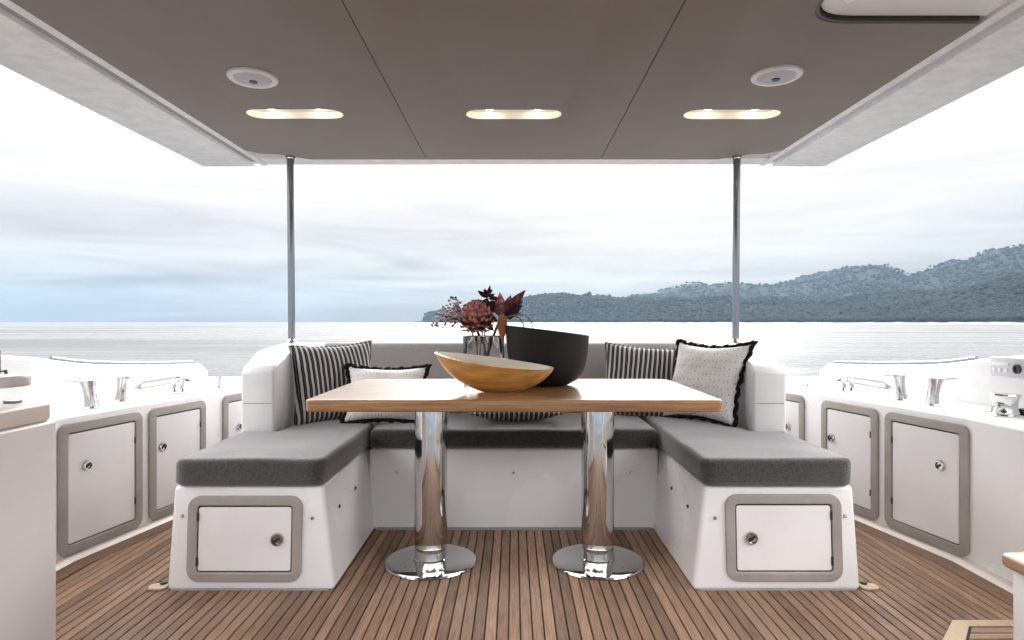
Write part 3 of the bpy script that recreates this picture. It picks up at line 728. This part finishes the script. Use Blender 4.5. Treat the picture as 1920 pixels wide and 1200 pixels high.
part('riser_box', box('riser_box', 1.357, 1.885, .5, 1.672, .0105, .330, bev=.010), 'gelcoat', st)
part('tread', plate('tread', rrect(1.338, 1.886, .48, 1.70, .03), [], .331, .366, .010), 'teak_tread', st)
for s in (-1, 1):
    f = thing('deck_fitting', 'small cream deck socket at the left front corner of the bench' if s < 0 else 'small cream deck socket at the right front corner of the bench', 'deck fitting', (s * 1.335, 2.305, 0), group='cream deck sockets')
    part('plate', plate('plate', rrect(s * 1.335 - .034, s * 1.335 + .034, 2.28, 2.33, .022), [], .001, .010, .003), 'teak_pale', f)
    part('plug', lathe('plug', [(0, .010), (.012, .010), (.012, .018), (0, .019)], (s * 1.325, 2.322, 0), 14, cap=False), 'dark_metal', f)

# ------------------------------------------------------------------ ceiling
CZ = 2.03
LIGHTS = [(-1.083, 3.04), (0.0, 3.045), (1.083, 3.045)]
SPK = [(-1.095, 2.575), (1.093, 2.55)]
def stadium(cx, cy, hw, hh, n=10):
    return rrect(cx - hw, cx + hw, cy - hh, cy + hh, hh * .98, n)
def ceiling():
    root = part('ceiling', box('ceiling', -1.70, 1.70, -.7, 4.0, 2.066, 2.24, bev=.004, seg=1), 'gelcoat'); tag(root, kind='structure')
    H = lambda i: [stadium(LIGHTS[i][0], LIGHTS[i][1], .238, .068)]
    rear = [(1.40, 3.865), (1.46, 3.75), (1.56, 3.745), (1.62, 3.66)]
    left = [(-.5515, -.7), (-.5515, 3.885), (-1.29, 3.885), (-1.40, 3.80), (-1.46, 3.765), (-1.54, 3.755), (-1.615, 3.68), (-1.615, -.7)]
    part('panel', plate('panel', left, H(0), CZ, CZ + .034, .003), 'ceiling_panel', root)
    part('panel', plate('panel', [(-.5485, -.7), (.5485, -.7), (.5485, 3.885), (-.5485, 3.885)], H(1), CZ, CZ + .034, .003), 'ceiling_panel', root)
    right = [(.5515, -.7), (.985, -.7), (.985, 2.118), (1.60, 2.118), (1.615, 2.15), (1.615, 3.68), (1.54, 3.755), (1.46, 3.765), (1.40, 3.80), (1.29, 3.885), (.5515, 3.885)]
    right = fillet(right, [0, 0, .17, .02, .01, .05, .05, 0, 0, .05, 0], 8)
    part('panel', plate('panel', right, H(2), CZ, CZ + .034, .003), 'ceiling_panel', root)
    # dark strip standing in for the shadow line around the stair opening
    e0 = fillet([(.985, -.7), (.985, 2.118), (1.60, 2.118), (1.60, 2.106), (.997, 2.106), (.997, -.7)], [0, .17, 0, 0, .160, 0], 8)
    part('opening_shadow', plate('opening_shadow', e0, [], CZ + .004, CZ + .033, .001), 'panel_edge_shadow', root)
    part('opening_panel', plate('opening_panel', fillet([(1.0, -.7), (1.0, 2.10), (1.618, 2.10), (1.618, -.7)], [0, .155, 0, 0], 8), [], CZ + .018, CZ + .033, .004), 'gelcoat', root)
    for s in (-1, 1):
        prof = [(1.622, 2.036), (1.660, 2.033), (1.664, 2.048), (1.708, 2.048), (1.712, 2.030), (2.055, 2.030), (2.078, 2.045), (2.08, 2.24), (1.622, 2.24)]
        me = hexa('soffit', [(s * x, -.7, z) for x, z in prof], [(s * x, 4.06, z) for x, z in prof], .003, 2)
        so = part('soffit', me, 'soffit_white', root)
        part('channel_strip', box('channel_strip', *sorted((s * 1.666, s * 1.706)), -.7, 3.99, 2.0455, 2.0482), 'groove_grey' if s < 0 else 'speaker_mesh', root)
    part('rear_rim', box('rear_rim', -1.62, 1.62, 3.90, 4.055, 2.04, 2.24, bev=.006), 'soffit_white', root)
ceiling()
for i, (x, y) in enumerate(LIGHTS):
    root = thing('ceiling_light', ['lit oval recessed ceiling light at the left of the row of three', 'lit oval recessed ceiling light in the middle of the row of three', 'lit oval recessed ceiling light at the right of the row of three'][i], 'light', (x, y, CZ), group='oval ceiling lights')
    bm = bmesh.new(); a = stadium(x, y, .2365, .0665); n = len(a)
    low = [bm.verts.new((px, py, CZ + .001)) for px, py in a]; b_ = stadium(x, y, .225, .055)
    up = [bm.verts.new((px, py, CZ + .030)) for px, py in b_]
    for k in range(n): bm.faces.new((low[k], low[(k + 1) % n], up[(k + 1) % n], up[k]))
    bm.faces.new(up[::-1])
    part('tray', bm_mesh('tray', bm, angle=40), 'lamp_tray', root)
    for dx in (-.118, .118):
        part('bulb', lathe('bulb', [(0, -.004), (.018, -.003), (.024, 0), (.024, .0035), (0, .0035)], (x + dx, y - .012, CZ + .026), 20, cap=False), 'lamp_glow', root)
for i, (x, y) in enumerate(SPK):
    root = thing('speaker', ['round white ceiling speaker on the left ceiling panel', 'round white ceiling speaker on the right ceiling panel'][i], 'speaker', (x, y, CZ), group='round ceiling speakers')
    mt = Matrix.Rotation(PI, 4, 'X')
    part('rim', lathe('rim', [(.075, .001), (.102, .001), (.1, .010), (.090, .016), (.080, .014), (.075, .008)], (x, y, CZ), 40, cap=False, mtx=mt), 'speaker_white', root)
    part('grille', lathe('grille', [(.078, .004), (.07, .010), (.045, .016), (.02, .018), (0, .018)], (x, y, CZ), 40, cap=False, mtx=mt), 'speaker_mesh', root)
    part('tweeter', lathe('tweeter', [(.017, .016), (.016, .022), (.006, .023), (0, .023)], (x, y + .006, CZ), 20, cap=False, mtx=mt), 'dark_metal', root)
for s in (-1, 1):
    root = thing('roof_pole', 'slim steel pole holding up the roof at the left end of the backrest' if s < 0 else 'slim steel pole holding up the roof at the right end of the backrest', 'pole', (s * 1.375, 3.80, .868), group='steel roof poles')
    part('tube', tube('tube', [(s * 1.375, 3.80, .866), (s * 1.377, 3.80, 1.2), (s * 1.380, 3.80, 1.7), (s * 1.383, 3.80, 2.062)], [.0205, .021, .0225, .0235], 20), 'steel_pole', root)
    part('foot_collar', lathe('foot_collar', [(.022, 0), (.036, 0), (.036, .006), (.027, .014), (.022, .03)], (s * 1.375, 3.80, .866), 24, cap=False), 'chrome', root)
    part('head_collar', lathe('head_collar', [(.024, 0), (.030, .004), (.030, .03), (.024, .03)], (s * 1.383, 3.80, 2.01), 24, cap=False), 'chrome', root)

# ------------------------------------------------------------------ table
TZ = .7265
tb = thing('table', 'varnished wooden table on two fat chrome pedestals in the middle of the deck', 'table', (0, 2.56, 0))
top = plate('tabletop', fillet([(-.737, 2.154), (.740, 2.154), (.740, 2.966), (-.737, 2.966)], [.03, .03, .09, .09], 7), [], TZ - .043, TZ, .006)
part('tabletop', top, 'table_wood', tb)
for x in (-.345, .351):
    pd = part('pedestal', lathe('pedestal', [(0, .07), (.0672, .07), (.0680, .073), (.0680, TZ - .07), (.066, TZ - .062), (.066, TZ - .055), (0, TZ - .055)], (x, 2.56, 0), 48, cap=False), 'chrome', tb)
    part('base_plate', lathe('base_plate', [(0, .0005), (.190, .0005), (.191, .004), (.188, .009), (.180, .0115), (.076, .0150), (0, .0150)], (x, 2.56, 0), 64, cap=False), 'chrome', pd)
    part('collar', lathe('collar', [(.060, .0152), (.0715, .0152), (.0715, .020), (.0665, .024), (.0665, .0698), (.06, .0698)], (x, 2.56, 0), 48, cap=False), 'chrome', pd)
    part('mount_plate', lathe('mount_plate', [(0, TZ - .0555), (.12, TZ - .0555), (.12, TZ - .0435), (0, TZ - .0435)], (x, 2.56, 0), 40, cap=False), 'dark_metal', pd)

# ------------------------------------------------------------------ things on the table
def wood_bowl():
    cx, cy = -.076, 2.42
    root = thing('wooden_bowl', 'long honey coloured wooden boat shaped bowl at the front of the table', 'bowl', (cx, cy, TZ))
    NU, NV = 48, 14
    def pt(u, v, inner):
        # u around the rim, v from rim (0) to base (1)
        a = 2 * PI * u
        ca, sa = math.cos(a), math.sin(a)
        rimx = .236 * ca; rimy = .118 * sa * (1 - .25 * ca * ca)
        rimz = .118 - .031 * ca + .004 * ca * ca - .013 * (sa < 0) * abs(sa) + .008 * (sa > 0) * sa
        bx, by = .078 * ca + .022, .045 * sa
        ph = v * PI / 2; e = .55 * (1 - math.cos(ph)) + .45 * v
        x = rimx + (bx - rimx) * e; y = rimy + (by - rimy) * e
        zz = rimz * (.55 * (1 - math.sin(ph)) + .45 * (1 - v))
        if inner:
            x *= .965; y *= .93; zz = zz * .93 + .007
            if v == 0: zz = rimz
        return (cx + x, cy + y, TZ + .002 + zz)
    for name, inner, m_ in (('shell', False, 'bowl_wood'), ('lining', True, 'bowl_inside')):
        bm = bmesh.new(); g = [[bm.verts.new(pt(i / NU, j / NV, inner)) for i in range(NU)] for j in range(NV + 1)]
        for j in range(NV):
            for i in range(NU): bm.faces.new((g[j][i], g[j][(i + 1) % NU], g[j + 1][(i + 1) % NU], g[j + 1][i]))
        bm.faces.new(g[-1])
        if inner:
            h = [bm.verts.new(pt(i / NU, 0, False)) for i in range(NU)]
            for i in range(NU): bm.faces.new((g[0][i], g[0][(i + 1) % NU], h[(i + 1) % NU], h[i]))
        part(name, bm_mesh(name, bm, angle=60), m_, root)
wood_bowl()
def dark_bowl():
    cx, cy = .146, 2.67
    root = thing('black_bowl', 'deep matt black bowl with a slanted rim behind the wooden bowl', 'bowl', (cx, cy, TZ))
    prof = [(0, .0), (.078, .0), (.094, .004), (.130, .024), (.154, .054), (.167, .092), (.175, .145), (.180, .200), (.182, .234)]
    inner = [(.178, .238), (.174, .234), (.171, .200), (.166, .147), (.158, .094), (.145, .058), (.120, .030), (.08, .014), (0, .012)]
    sh_ = lambda co: -.115 * co.x * max(0, (co.z - .03) / .2) ** 1.3
    part('shell', lathe('shell', prof + inner, (cx, cy, TZ + .001), 64, cap=False, shear=sh_, mtx=Matrix.Diagonal((1, .9, 1, 1))), 'black_bowl', root)
dark_bowl()
VX, VY = -.135, 2.78
vs = thing('glass_vase', 'clear ribbed glass vase holding cut flowers behind the wooden bowl', 'vase', (VX, VY, TZ))
def rib(co):
    return 0
def ribbed(name, r0, z0, z1, inner=None):
    bm = bmesh.new(); seg = 96; rings = []
    prof = [(0, z0), (r0 * .92, z0), (r0, z0 + .008), (r0, z1 - .003), (r0 - .002, z1), (r0 - .004, z1 - .003), (r0 - .0045, z0 + .012), (0, z0 + .010)]
    for (r_, z) in prof:
        if r_ == 0: rings.append([bm.verts.new((VX, VY, TZ + z))]); continue
        rg = []
        for k in range(seg):
            a = 2 * PI * k / seg; rr_ = r_ + (.0022 * abs(math.sin(a * 9)) if r_ > r0 * .97 else 0)
            rg.append(bm.verts.new((VX + rr_ * math.cos(a), VY + rr_ * math.sin(a), TZ + z)))
        rings.append(rg)
    for a, c in zip(rings, rings[1:]):
        for k in range(seg):
            k2 = (k + 1) % seg
            if len(a) == 1: bm.faces.new((a[0], c[k2], c[k]))
            elif len(c) == 1: bm.faces.new((a[k], a[k2], c[0]))
            else: bm.faces.new((a[k], a[k2], c[k2], c[k]))
    return bm_mesh(name, bm, angle=60)
part('body', ribbed('body', .092, .001, .212), 'glass', vs)

def leaf_mesh(name, L, W, bend=.15, twist=0, base=(0, 0, 0), dirv=(0, 0, 1), side=(1, 0, 0)):
    d = Vector(dirv).normalized(); s_ = Vector(side); s_ = (s_ - d * s_.dot(d)).normalized(); nrm = d.cross(s_)
    bm = bmesh.new(); rows = []
    for i in range(9):
        q = i / 8; wq = W * math.sin(PI * min(.999, q ** .8)) ** .9 + .0006; p = Vector(base) + d * L * q + nrm * bend * L * q * q
        tw = twist * q; sd_ = s_ * math.cos(tw) + nrm * math.sin(tw)
        rows.append([bm.verts.new(p + sd_ * wq * k * .5 + nrm * (abs(k) * wq * .18)) for k in (-1, -.5, 0, .5, 1)])
    for a, c in zip(rows, rows[1:]):
        for k in range(4): bm.faces.new((a[k], a[k + 1], c[k + 1], c[k]))
    geom = bmesh.ops.solidify(bm, geom=bm.faces[:], thickness=.0008)
    return bm_mesh(name, bm, angle=60)
# where (px, py) of the photograph at depth Y stands, used to place flower heads
def at(px, py, Y): return Vector(((px - 963) / 1150 * Y, Y, 1 - (py - 604) / 1150 * Y))
def stem_to(root, p, r_=.0035, m_='stem_brown', b=None, sag=.02):
    b = b or Vector((VX + random.uniform(-.035, .035), VY + random.uniform(-.035, .035), TZ + .013))
    neck = Vector((VX + (p.x - VX) * .28, VY + (p.y - VY) * .3, TZ + .20)); neck.x = min(max(neck.x, VX - .075), VX + .075)
    pts = []
    for k in range(15):
        q = k / 14; pts.append((b * (1 - q) ** 2 + neck * 2 * q * (1 - q) + p * q * q))
    return part('stem', tube('stem', pts, r_, 8), m_, root)
def protea():
    c = at(893, 600, 2.74)
    root = thing('protea', 'large round dusty red protea bloom in the glass vase', 'flower', (VX, VY, TZ + .01))
    stem_to(root, c - Vector((0, 0, .04)), .006)
    bm = bmesh.new(); Rr = .074
    for ring, (phi, n, L, W) in enumerate(((12, 9, .050, .018), (30, 15, .052, .019), (48, 21, .050, .020), (66, 26, .046, .021), (86, 29, .044, .022), (106, 28, .042, .022), (126, 22, .040, .022), (146, 15, .036, .022))):
        for k in range(n):
            a = 2 * PI * (k + .5 * (ring % 2)) / n + random.uniform(-.08, .08); ph = R(phi + random.uniform(-5, 5))
            d = Vector((math.sin(ph) * math.cos(a), math.sin(ph) * math.sin(a), math.cos(ph)))
            ax = Vector((0, 0, 1)) - d * d.z
            if ax.length < .05: ax = Vector((1, 0, 0)) - d * d.x
            up = (d * .62 + ax.normalized() * .75).normalized(); sd_ = d.cross(up).normalized()
            b0 = c + d * Rr * .62
            pts = [b0 - sd_ * W * .3, b0 + sd_ * W * .3, b0 + up * L * .5 + d * .012 + sd_ * W * .5, b0 + up * L + d * .004, b0 + up * L * .5 + d * .012 - sd_ * W * .5]
            mid = bm.verts.new(b0 + up * L * .5 + d * .019); vs_ = [bm.verts.new(p) for p in pts]
            for q in range(5): bm.faces.new((vs_[q], vs_[(q + 1) % 5], mid))
    part('petals', bm_mesh('petals', bm, angle=20), 'petal_red', root, kind='stuff')
    part('core', lathe('core', [(.0, -.05), (.03, -.046), (.052, -.02), (.058, .01), (.045, .042), (.02, .058), (0, .062)], c, 24, cap=False), 'petal_core', root)
    for k in range(5):
        a = 2 * PI * k / 5 + .4
        part('leaf', leaf_mesh('leaf', .085, .030, .25, .3, c + Vector((.03 * math.cos(a), .03 * math.sin(a), -.045)), (math.cos(a), math.sin(a) * .7, .25 if k % 2 else .7), (-math.sin(a), math.cos(a), .2)), 'leaf_green', root)
protea()
def ball(bm, p, r_):
    bmesh.ops.create_icosphere(bm, subdivisions=1, radius=r_, matrix=Matrix.Translation(p))
def berries(pxs, label, Y, mats):
    base = at(*pxs[0], Y)
    root = thing('berry_branch', label, 'branch', (VX, VY, TZ + .01))
    tw = bmesh.new(); b0 = bmesh.new(); b1 = bmesh.new()
    hub = at(872, 598, Y)
    stem_to(root, hub, .0028)
    for (px, py) in pxs[1:]:
        tip = at(px, py, Y + random.uniform(-.05, .05)); mid = hub.lerp(tip, .5) + Vector((0, 0, .01))
        pts = [hub * (1 - q) ** 2 + mid * 2 * q * (1 - q) + tip * q * q for q in (0, .2, .4, .6, .8, 1)]
        tube_bm(tw, pts, [.0022, .002, .0018, .0016, .0013, .001], 6)
        for k in range(22):
            q = random.uniform(.3, 1.04); p = hub.lerp(tip, q) + Vector((random.gauss(0, .011), random.gauss(0, .012), random.gauss(0, .011)))
            ball(b0 if random.random() < .5 else b1, p, random.uniform(.0042, .0075))
    part('twigs', bm_mesh('twigs', tw), 'stem_brown', root)
    part('berries', bm_mesh('berries', b0, angle=180), mats[0], root, kind='stuff')
    part('berries', bm_mesh('berries', b1, angle=180), mats[1], root, kind='stuff')
berries([(840, 585), (812, 607), (822, 588), (836, 572), (842, 560), (853, 562), (832, 600)], 'pale branch of tiny pink berries reaching left out of the vase', 2.74, ('berry_pink', 'berry_grey'))
def sprig(label, hub_px, leaves, m_, Y, name='leaf_spray', stem_mat='stem_brown'):
    root = thing(name, label, 'foliage', (VX, VY, TZ + .01))
    hub = at(*hub_px, Y); stem_to(root, hub, .003, stem_mat)
    for (x0, y0, x1, y1, wpx, bend) in leaves:
        a = at(x0, y0, Y + random.uniform(-.01, .02)); c = at(x1, y1, Y + random.uniform(-.06, .04)); d = c - a; dn = d.normalized()
        part('leaf', leaf_mesh('leaf', d.length, wpx / 1150 * Y, bend, random.uniform(-.4, .4), a, d, (dn.z + .001, random.uniform(-.5, .6), -dn.x)), m_ if isinstance(m_, str) else random.choice(m_), root)
    return root
sprig('dark leafy sprig with a pointed tip standing tallest in the vase', (912, 562),
      [(912, 560, 918, 533, 9, .1), (913, 558, 900, 547, 9, .2), (914, 556, 928, 550, 9, .1), (916, 560, 933, 558, 8, .2), (912, 552, 908, 540, 7, -.1), (914, 550, 924, 542, 7, .2)], 'leaf_dark_red', 2.80)
sprig('dark green leaves packed behind the red protea', (905, 575),
      [(905, 578, 882, 564, 15, .2), (905, 575, 895, 561, 14, .1), (906, 575, 915, 560, 15, .1), (908, 576, 930, 566, 16, .2), (910, 580, 936, 580, 14, .2), (908, 590, 934, 606, 15, .2), (906, 600, 926, 620, 14, .2), (900, 570, 868, 572, 10, .2)], 'leaf_green', 2.83)
sprig('burgundy pointed leaves spreading to the right of the protea', (945, 592),
      [(944, 592, 939, 548, 18, .1), (946, 588, 987, 546, 20, .15), (946, 592, 980, 560, 16, .2), (946, 590, 960, 553, 16, .1), (944, 588, 926, 556, 14, .1), (946, 592, 976, 574, 18, .2), (945, 594, 966, 590, 16, .3), (944, 594, 928, 582, 14, .2), (946, 595, 972, 584, 12, .2), (943, 592, 949, 566, 18, -.1),
       (950, 580, 966, 566, 15, .2), (948, 576, 956, 558, 14, -.2), (952, 584, 970, 566, 14, .1), (946, 582, 932, 566, 13, .2), (955, 572, 986, 551, 12, .1)], ['leaf_burgundy', 'leaf_burgundy', 'leaf_dark_red', 'leaf_pink'], 2.76)
sprig('broad orange leaf hanging over the right rim of the vase', (941, 590), [(941, 586, 940, 640, 19, .12), (941, 588, 946, 618, 12, -.1)], 'leaf_orange', 2.66)
rt = thing('curved_twig', 'two thin tan twigs arching down over the black bowl', 'twig', (VX, VY, TZ + .01))
for ctrl in (((940, 598), (962, 592), (974, 596), (981, 606), (983, 620)), ((945, 596), (975, 588), (987, 592), (996, 602), (1000, 616))):
    P_ = [at(x, y, 2.72) for x, y in ctrl]; pts = []
    for i in range(len(P_) - 1):
        for q in range(4): pts.append(P_[i].lerp(P_[i + 1], q / 4))
    pts.append(P_[-1]); part('twig', tube('twig', pts, [.004 - .002 * k / len(pts) for k in range(len(pts))], 8), 'stem_tan', rt)
stem_to(rt, at(942, 597, 2.72), .004, 'stem_tan')

# ------------------------------------------------------------------ pillows
def pillow_mesh(name, w_, h_, t_, n=28, seed=0, ears=.10, shear=0):
    bm = bmesh.new(); G = {}
    for side in (1, -1):
        for i in range(n + 1):
            for j in range(n + 1):
                edge = i in (0, n) or j in (0, n)
                if side == -1 and edge: G[(side, i, j)] = G[(1, i, j)]; continue
                u = -1 + 2 * i / n; v_ = -1 + 2 * j / n
                x = w_ / 2 * u * (1 - ears * (1 - v_ * v_) * abs(u) ** 2); z = h_ / 2 * v_ * (1 - ears * (1 - u * u) * abs(v_) ** 2)
                th = t_ / 2 * (max(0, 1 - abs(u) ** 2.6) ** .55) * (max(0, 1 - abs(v_) ** 2.6) ** .55)
                wr = .010 * mnoise.noise((x * 9 + seed, z * 9, side * 2.0)) + .004 * mnoise.noise((x * 26 + seed, z * 26, side * 4.0))
                y = -side * (th + (wr * min(1, th / .02)))
                G[(side, i, j)] = bm.verts.new((x + shear * z, y, z))
    for side in (1, -1):
        for i in range(n):
            for j in range(n): bm.faces.new((G[(side, i, j)], G[(side, i + 1, j)], G[(side, i + 1, j + 1)], G[(side, i, j + 1)]))
    return bm_mesh(name, bm, angle=180)
def pillow(label, w_, h_, t_, loc, rot, cover, trim=None, seed=0, group=None, name='pillow', ears=.10, trim_r=.011, shear=0):
    root = thing(name, label, 'pillow', loc, rot, group)
    part('cover', pillow_mesh('cover', w_, h_, t_, seed=seed, ears=ears, shear=shear), cover, root, local=True)
    bm = bmesh.new(); pts = []; rad = []
    K = 150
    for k in range(K + 1):
        q = (k / K) * 4; sd_ = int(q) % 4; f = q - int(q); u = -1 + 2 * f
        u, v_ = ((u, -1), (1, u), (-u, 1), (-1, -u))[sd_]
        wig = .0035 * math.sin(k * 1.1) if trim else 0
        x = w_ / 2 * u * (1 - ears * (1 - v_ * v_) * abs(u) ** 2) + wig; z = h_ / 2 * v_ * (1 - ears * (1 - u * u) * abs(v_) ** 2) + wig
        ex = 1.0 + (.018 if trim else 0); pts.append(((x + shear * z) * ex, wig * .7, z * ex)); rad.append(trim_r * (1 + (.22 * math.sin(k * 2.1) if trim else 0)))
    tube_bm(bm, pts, rad, 7)
    part('fringe' if trim else 'piping', bm_mesh('fringe', bm, angle=70), trim or 'stripe_fabric', root, local=True)
    return root
pillow('dark striped square pillow leaning in the left corner of the bench', .45, .42, .15, (-.935, 3.20, .685), (R(-12), R(-2), R(38)), 'stripe_fabric', None, 1, 'striped pillows', trim_r=.004, shear=.05)
pillow('low white pillow with a black ruffled edge in front of the left striped pillow', .42, .30, .13, (-.65, 3.13, .632), (R(-20), R(1), R(6)), 'pale_fabric', 'black_trim', 5, 'white pillows with a black edge', ears=.15, trim_r=.0125)
pillow('dark striped square pillow on the right, tucked under the dotted white pillow', .46, .41, .14, (.715, 3.36, .675), (R(-16), R(4), R(-12)), 'stripe_fabric_fine', None, 9, 'striped pillows', trim_r=.004)
pillow('tall white dotted pillow with a black ruffled edge in the right corner of the bench', .43, .415, .15, (.975, 3.12, .695), (R(-10), R(0), R(-50)), 'dotted_fabric', 'black_trim', 13, 'white pillows with a black edge', ears=.15, shear=.14)
pillow('dark striped pillow lying flat on the back seat under the table', .46, .40, .12, (.01, 3.24, .552), (R(-88), 0, R(2)), 'stripe_fabric', None, 17, 'striped pillows', trim_r=.004)
